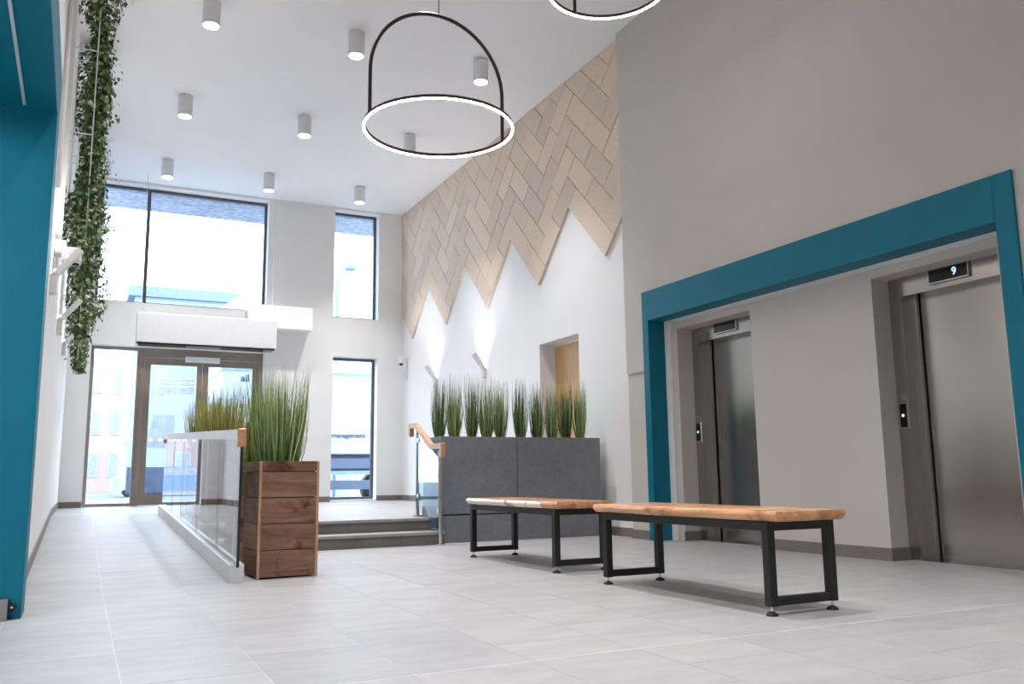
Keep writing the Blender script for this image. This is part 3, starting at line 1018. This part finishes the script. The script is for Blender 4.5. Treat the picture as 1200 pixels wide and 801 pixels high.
for y in (1.9, 3.9):  # unseen lamps added in the alcove to light the teal jamb
    a = thing('added_alcove_light', (XL - 1.9, y, 3.11), 'added unseen round light brightening the teal portal from the alcove', 'ceiling light', 'added unseen alcove lights')
    build(MB().cyl((0, 0, -.06), .15, .06, 2, 32), 'housing', 'white_metal', a, world=False)
    build(MB().cyl((0, 0, -.066), .13, .006, 2, 32), 'diffuser', 'lampface', a, world=False)
    lamp('POINT', 'lamp', a, (0, 0, -.15), 85, (.93, .97, 1.0), shadow_soft_size=.12)

# ------------------------------------------------------------------ ring pendants
def pendant(loc, R, ang, label, hoop):
    t = thing('ring_pendant', loc, label, 'pendant light')
    t_ = .011
    o = build(MB().ring((0, 0, 0), [(R - .012, 0), (R + .012, 0), (R + .012, .026), (R - .012, .026)]), 'ring_band', 'brown_metal', t, world=False)
    build(MB().ring((0, 0, 0), [(R - .003, -.008), (R + .0125, -.008), (R + .0125, -.0005), (R - .003, -.0005)]), 'led_strip', 'led', t, world=False)
    dx, dy = math.cos(ang), math.sin(ang)
    leg = hoop - R
    pts = [(-R * dx * .985, -R * dy * .985, .01), (-R * dx * .985, -R * dy * .985, leg)]
    n = 36
    for i in range(1, n):
        a = math.pi - math.pi * i / n
        pts.append((R * .985 * math.cos(a) * dx, R * .985 * math.cos(a) * dy, leg + R * math.sin(a)))
    pts += [(R * dx * .985, R * dy * .985, leg), (R * dx * .985, R * dy * .985, .01)]
    h = build(MB().tube(pts, .0155, 10), 'hoop', 'brown_metal', t, world=False)
    smooth(h, 60)
    top = ZC - loc[2]
    build(MB().tube([(0, 0, hoop), (0, 0, top)], .004, 6), 'cable', 'black', t, world=False)
    build(MB().cyl((0, 0, top - .03), .06, .03, 2, 24), 'ceiling_rose', 'brown_metal', t, world=False)
    return t
pendant((2.468, 6.245, 3.507), .60, math.atan2(.043, .999), 'dark hooped pendant with a glowing ring hanging fully in view', 1.0)
d2_ = Vector((rt.x, rt.y)) * -.5 + Vector((fw.x, fw.y)).normalized() * .86
pendant((3.778, 5.675, 4.793), .50, math.atan2(d2_.y, d2_.x), 'dark hooped pendant with a glowing ring hung high near the lift wall', .84)

# ------------------------------------------------------------------ wall sconces
def sconce(loc, rz_, label):
    t = thing('wall_light', loc, label, 'wall light', 'folded white wall lights', rz=rz_)
    # local: +x points away from the wall
    build(MB().bbox(.0, .05, -.05, .05, -.16, .0, .003), 'back_plate', 'white_metal', t, world=False)
    a = MB().prism([(.0, 0), (.055, 0), (.215, .205), (.19, .235), (.0, .02)][:4] + [(.0, .0)], 1, -.05, .05) if False else MB().prism([(.0, -.01), (.05, -.01), (.225, .21), (.185, .235)], 1, -.05, .05)
    build(a, 'shade', 'white_metal', t, world=False)
    build(MB().box(.02, .05, -.04, .04, .035, .04), 'led_strip', 'sconce_led', t, world=False)
    l = lamp('SPOT', 'lamp', t, (.06, 0, .10), SCONCE_W, (1, .95, .88), spot_size=math.radians(110), spot_blend=.8, shadow_soft_size=.03)
    l.rotation_euler = (math.pi, 0, 0)
    l.rotation_euler = (math.pi, math.radians(-12), 0)
    return t
for y, z, lab in ((12.45, 2.42, 'folded white wall light above the reeds, nearer the oak door'), (14.58, 2.48, 'folded white wall light above the reeds, nearer the corner camera')):
    sconce((XR, y, z), math.pi, lab)
for y, z, lab in ((7.75, 2.36, 'folded white wall light just below the ivy wall camera'), (10.05, 2.38, 'folded white wall light on the ivy wall, second from the teal portal'), (12.5, 2.48, 'folded white wall light on the ivy wall, nearest the entrance')):
    sconce((XL, y, z), 0, lab)

# ------------------------------------------------------------------ ivy
def ivy(loc, ztop, zbot, n, rad, label, seed):
    n = int(n * 1.9)
    rad *= 1.12
    rnd = random.Random(seed)
    t = thing('hanging_ivy', (loc[0], loc[1], zbot), label, 'plant', 'ivy strands hanging on the wall')
    mb = MB()
    H = ztop - zbot
    LEAF = [(0, 0), (.32, -.12), (.62, .12), (.42, .3), (.66, .62), (.3, .66), (0, 1.1), (-.3, .66), (-.66, .62), (-.42, .3), (-.62, .12), (-.32, -.12)]
    ph = [rnd.uniform(0, 6.28) for _ in range(4)]
    for i in range(n):
        f = rnd.random()
        z = H * f
        rr = rad * (.62 + .25 * math.sin(z * 2.3 + ph[0]) + .18 * math.sin(z * 5.1 + ph[1]))
        rr *= min(1, .35 + f * 5)
        a = rnd.uniform(0, 6.283)
        q = rr * rnd.random() ** .6
        if rnd.random() < .05:
            q *= 1.5
        px = max(q * math.cos(a), -.19) + .04 * math.sin(z * 1.7 + ph[2])
        py = q * math.sin(a)
        s = rnd.uniform(.024, .046)
        nrm = Vector((math.cos(a) + rnd.uniform(-.6, .6), math.sin(a) + rnd.uniform(-.6, .6), rnd.uniform(-.2, .9))).normalized()
        u = nrm.orthogonal().normalized()
        u.rotate(Matrix.Rotation(rnd.uniform(0, 6.28), 3, nrm))
        w = nrm.cross(u)
        b = len(mb.v)
        tt = rnd.random() ** 1.4
        if f < .2:
            tt = min(1, tt + .1)
        mb.v.append((px, py, z))
        mb.t.append(tt)
        c0 = Vector((px, py, z))
        for x_, y_ in LEAF:
            p = c0 + u * x_ * s + w * (y_ - .4) * s + nrm * (.12 * s * abs(x_))
            mb.v.append(tuple(p)); mb.t.append(min(1, tt + .08 * abs(x_)))
        k = len(LEAF)
        mb.f += [(b, b + 1 + j, b + 1 + (j + 1) % k) for j in range(k)]
    fo = build(mb, 'foliage', 'ivy', t, world=False)
    fo['kind'] = 'stuff'
    st = MB()
    for q in range(5):
        a = rnd.uniform(0, 6.28)
        pts = []
        for k in range(13):
            z = H * k / 12
            pts.append((.05 * math.cos(a + k * .7), .06 * math.sin(a + k * .9), z))
        st.tube(pts, .006, 5)
    build(st, 'stems', 'stem', t, world=False)
    # wire trellis on stand-offs
    tr = MB()
    xw = XL - loc[0]
    for yy_ in (-.13, .13):
        tr.tube([(.0, yy_, .25), (.0, yy_, H)], .006, 6)
    build(tr, 'trellis_wire', 'white_metal', t, world=False)
    z = .5
    while z < H:
        for yy_ in (-.13, .13):
            build(MB().tube([(xw, yy_, z), (.0, yy_, z)], .006, 6), 'standoff', 'white_metal', t, world=False)
        build(MB().tube([(0, -.13, z), (0, .13, z)], .005, 6), 'trellis_rung', 'white_metal', t, world=False)
        z += .85
    return t
ivy((-.075, 8.9, 0), ZC - .06, 2.62, 2100, .215, 'leafy ivy strand hanging nearest the wall camera', 1)
ivy((-.10, 11.25, 0), ZC - .06, 2.35, 2400, .27, 'leafy ivy strand hanging between two wall lights', 2)
ivy((-.12, 13.9, 0), ZC - .06, 2.25, 2400, .25, 'leafy ivy strand hanging closest to the entrance', 3)
cd1 = MB().tube([(XL + .022, 7.3, 2.95), (XL + .022, 7.3, ZC)], .018, 10)
tag(build(cd1, 'conduit_pipe', 'white_metal'), 'thin white conduit running up the ivy wall', 'pipe', 'conduits on the ivy wall')
cd2 = MB().box(XL, XL + .05, 8.05, 8.13, 2.72, ZC)
tag(build(cd2, 'cable_trunking', 'white_metal'), 'square white cable trunking above the ivy wall camera', 'trunking')

# ------------------------------------------------------------------ cameras
c1 = thing('security_camera', (XL, 8.05, 2.6), 'white box security camera between ivy and wall light', 'camera')
bx('junction_box', XL, XL + .09, 7.98, 8.16, 2.6, 2.72, 'white_metal', c1, .01)
bd = MB().bbox(XL + .06, XL + .21, 7.95, 8.12, 2.53, 2.66, .02)
build(bd, 'body', 'white_metal', c1)
build(MB().cyl((XL + .165, 8.03, 2.53), .032, -.02, 2, 20).cyl((XL + .165, 7.955, 2.575), .028, -.012, 1, 20), 'lens', 'lens', c1)
c2 = thing('security_camera', (XR, 16.15, 2.95), 'small white dome camera high in the corner by the low window', 'camera')
bx('bracket', XR - .17, XR, 16.10, 16.17, 3.03, 3.09, 'white_metal', c2, .01)
h = build(MB().cyl((XR - .14, 16.13, 2.94), .055, .10, 2, 24, .06), 'housing', 'white_metal', c2)
smooth(h)
dm = MB()
for i in range(5):
    a0, a1 = i * math.pi / 10, (i + 1) * math.pi / 10
    dm.cyl((XR - .14, 16.13, 2.94 - .045 * math.sin(a0)), max(.001, .045 * math.cos(a0)), -.045 * (math.sin(a1) - math.sin(a0)), 2, 20, max(.001, .045 * math.cos(a1)))
build(dm, 'dome_lens', 'lens', c2)
build(MB().tube([(XR - .012, 16.13, 3.03), (XR - .012, 16.13, 2.62)], .008, 8), 'cable', 'alu', c2)

# ------------------------------------------------------------------ over-door units
ac = thing('air_curtain', (1.93, 15.9, 3.0), 'long white air curtain box above the entrance doors', 'air curtain')
bx('casing', .726, 3.065, 15.70, 16.05, 3.03, 3.55, 'white_metal', ac, .012)
for rx_ in (.782, 3.014):
    build(MB().tube([(rx_, 15.936, 3.54), (rx_, 15.936, ZC)], .004, 6), 'suspension_rod', 'alu', ac)
bx('outlet_grille', .732, 3.03, 15.704, 16.02, 3.005, 3.03, 'lens', ac)
vb = thing('vent_box', (3.2, YF, 3.48), 'short white boxed vent beside the air curtain', 'vent box')
bx('casing', 2.62, 3.80, 16.08, YF, 3.475, 3.905, 'white', vb, .006)
lb_ = tag(bx('wall_ledge', .86, 2.53, YF - .04, YF, 3.62, 3.80, 'white'), 'thin white ledge board under the wide upper window', 'ledge')

# ------------------------------------------------------------------ foot plate and door stop at the portal
kp = thing('kick_plate', (XL - .1, 5.29, 0), 'brushed steel plate at the foot of the teal portal', 'plate')
bx('plate', XL - .9, XL + .008, 5.262, 5.302, 0.0, .112, 'steel', kp, .002)
ds = thing('door_stop', (XL + .022, 5.30, .06), 'round black rubber door stop on the teal portal', 'door stop')
build(MB().cyl((XL + .026, 5.31, .064), .021, -.03, 1, 20), 'rubber_ring', 'rubber', ds)
build(MB().cyl((XL + .026, 5.281, .064), .006, -.003, 1, 14), 'screw', 'chrome', ds)

# ------------------------------------------------------------------ outside
M['pave'] = plain('pale_paving', (158, 158, 160), .8, var=10, nscale=2)
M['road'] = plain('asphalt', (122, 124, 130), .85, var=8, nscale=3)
M['softbrick'] = m_brick('soffit_brick', (120, 124, 138), (176, 180, 192), (150, 154, 166), 1.2)
M['pinkbrick'] = m_brick('terrace_brick', (172, 138, 138), (180, 150, 148), (184, 166, 164), 1.0, (math.pi / 2, 0, 0))
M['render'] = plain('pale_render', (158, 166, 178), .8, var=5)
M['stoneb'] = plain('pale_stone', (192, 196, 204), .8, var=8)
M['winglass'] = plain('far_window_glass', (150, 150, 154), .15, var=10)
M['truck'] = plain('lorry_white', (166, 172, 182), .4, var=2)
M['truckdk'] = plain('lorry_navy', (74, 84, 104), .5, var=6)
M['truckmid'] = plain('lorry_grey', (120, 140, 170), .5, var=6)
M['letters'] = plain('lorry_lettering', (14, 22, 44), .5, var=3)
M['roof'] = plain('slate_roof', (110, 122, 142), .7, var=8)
tag(bx('ground_pavement', -30, 40, YF + T, 20.2, -.4, .24, 'pave'), 'pale pavement outside the entrance', 'pavement', kind='structure')
tag(bx('ground_road', -60, 90, 20.2, 120, -.4, .0, 'road'), 'wide grey street beyond the pavement', 'road', kind='structure')
tag(bx('canopy_soffit', -8, 12, YF + .45, 18.66, 6.2, 6.9, 'softbrick'), 'brick underside of the storey projecting above the windows', 'soffit', kind='structure')
tag(bx('far_street_wall', -8, 12, YF + T, YF + .45, 6.0, 9.5, 'softbrick'), 'brick outer face of the lobby building above the windows', 'wall', kind='structure')

# lorry
tk = thing('lorry', (4.2, 22.6, 0), 'white box lorry parked across the street', 'lorry')
ty0, ty1 = 22.0, 24.3
bx('box_body', 3.0, 8.6, ty0, ty1, 1.32, 3.62, 'truck', tk, .03)
bx('roof_rail', 2.98, 8.62, ty0 - .01, ty1 + .01, 3.36, 3.42, 'truckmid', tk)
cabp = [(.95, .5), (2.75, .5), (2.75, 2.75), (1.75, 2.75), (1.15, 2.35), (.95, 1.45)]
cab = build(MB().prism(cabp, 1, ty0 + .05, ty1 - .05), 'cab', 'truck', tk)
build(MB().prism([(1.35, 1.5), (1.95, 1.5), (1.95, 2.25), (1.5, 2.25)], 1, ty0 + .03, ty0 + .06), 'side_window', 'winglass', cab)
build(MB().add([(.935, ty0 + .2, 1.5), (1.135, ty0 + .2, 2.3), (1.135, ty1 - .2, 2.3), (.935, ty1 - .2, 1.5), (.955, ty0 + .2, 1.5), (1.155, ty0 + .2, 2.3), (1.155, ty1 - .2, 2.3), (.955, ty1 - .2, 1.5)],
               [(0, 1, 2, 3), (7, 6, 5, 4), (0, 4, 5, 1), (1, 5, 6, 2), (2, 6, 7, 3), (3, 7, 4, 0)]), 'windscreen', 'winglass', cab)
bx('lower_skirt', .98, 2.7, ty0 + .02, ty0 + .1, .42, 1.02, 'truckdk', tk)
bx('chassis', 2.75, 8.4, ty0 + .5, ty1 - .5, .85, 1.3, 'truckdk', tk)
for z0, z1 in ((.96, 1.22), (.42, .66)):
    bx('side_guard', 3.2, 8.2, ty0 + .05, ty0 + .1, z0, z1, 'truckdk', tk)
bx('side_guard', 3.2, 8.2, ty0 + .07, ty0 + .12, .80, .90, 'truckmid', tk)
for x in (2.0, 4.1, 7.6):
    for y in (ty0 + .12, ty1 - .4):
        wv = build(MB().cyl((x, y, .45), .45, .28, 1, 28), 'wheel', 'rubber', tk)
        build(MB().cyl((x, y - .01, .45), .22, .05, 1, 20), 'hub', 'truckmid', wv)
text_mesh('lettering', 'management', .175, 'letters', tk, (6.2, ty0 - .004, 1.80), (math.pi / 2, 0, 0), .003)

text_mesh('lettering', 'ail', .24, 'letters', tk, (3.55, ty0 - .004, 3.19), (math.pi / 2, 0, 0), .003)

# parked car in front of the terrace
def car(loc, label, mat):
    t = thing('parked_car', loc, label, 'car', 'cars parked in the street')
    body = [(-2.0, .25), (2.0, .25), (2.05, .75), (1.35, .88), (.75, 1.38), (-1.1, 1.42), (-1.75, .95), (-2.05, .85)]
    build(MB().prism(body, 1, -.82, .82), 'body', mat, t, world=False)
    build(MB().prism([(-1.45, .95), (1.1, .95), (.66, 1.30), (-1.02, 1.34)], 1, -.835, -.82), 'side_glass', 'winglass', t, world=False)
    for x in (-1.25, 1.3):
        for y in (-.83, .65):
            build(MB().cyl((x, y, .31), .31, .18, 1, 20), 'wheel', 'rubber', t, world=False)
    return t
car((3.3, 43.05, 0), 'white hatchback parked before the pink brick terrace', 'truck')
car((-2.2, 44.5, 0), 'slate blue hatchback parked before the pink brick terrace', 'truckmid')

# far buildings
def building(name, label, x0, x1, y0, y1, h, mat, rows, cols, wz0, wdz, ww, wh, roof=None):
    t = thing(name, ((x0 + x1) / 2, (y0 + y1) / 2, 0), label, 'building')
    bx('walls', x0, x1, y0, y1, 0, h, mat, t)
    for r in range(rows):
        for c in range(cols):
            xc = x0 + (c + .5) * (x1 - x0) / cols
            z = wz0 + r * wdz
            wn = bx('window', xc - ww / 2, xc + ww / 2, y0 - .05, y0 + .05, z, z + wh, 'truck', t)
            bx('pane', xc - ww / 2 + .1, xc + ww / 2 - .1, y0 - .07, y0 - .05, z + .1, z + wh - .1, 'winglass', wn)
    if roof == 'flat':
        bx('parapet', x0 - .3, x1 + .3, y0 - .3, y1 + .3, h, h + .5, 'roof', t)
    if roof == 'gable':
        build(MB().prism([(x0 - .4, h), (x1 + .4, h), ((x0 + x1) / 2, h + (x1 - x0) * .42)], 1, y0 - .4, y1), 'roof', 'stoneb', t)
    return t
building('brick_terrace', 'pale pink brick terrace down the street', -8, 4.4, 62, 72, 8.6, 'pinkbrick', 3, 8, 1.0, 2.7, 1.0, 1.6, None)
building('office_block', 'long pale flat-roofed office block across the street', 1.9, 6.9, 44, 54, 9.4, 'render', 3, 5, 1.0, 2.9, .8, 1.7, 'flat')
gh = building('gabled_house', 'white house with a sloping roof before the office block', 4.7, 10.3, 36, 42, 7.5, 'render', 2, 4, 1.0, 3.0, 1.0, 1.7, None)
build(MB().prism([(4.5, 7.4), (5.75, 8.4), (9.2, 8.4), (10.5, 7.4)], 1, 35.8, 42.2), 'roof', 'stoneb', gh)
building('tower_block', 'slim distant tower with rows of small windows', 37.2, 40.0, 130, 136, 32, 'render', 8, 3, 5, 3.3, .5, 1.4, None)
# street lamp
sl = thing('street_lamp', (6.95, 26.0, 0), 'tall grey street lamp with an angled arm', 'street lamp')
build(MB().tube([(6.9, 26, 0), (6.9, 26, 6.8)], .06, 10), 'pole', 'truckmid', sl)
build(MB().tube([(6.9, 26, 6.75), (7.25, 26, 7.25)], .03, 8), 'arm', 'truckmid', sl)
build(MB().bbox(7.12, 7.45, 25.85, 26.15, 7.2, 7.38, .03), 'lamp_head', 'truckmid', sl)
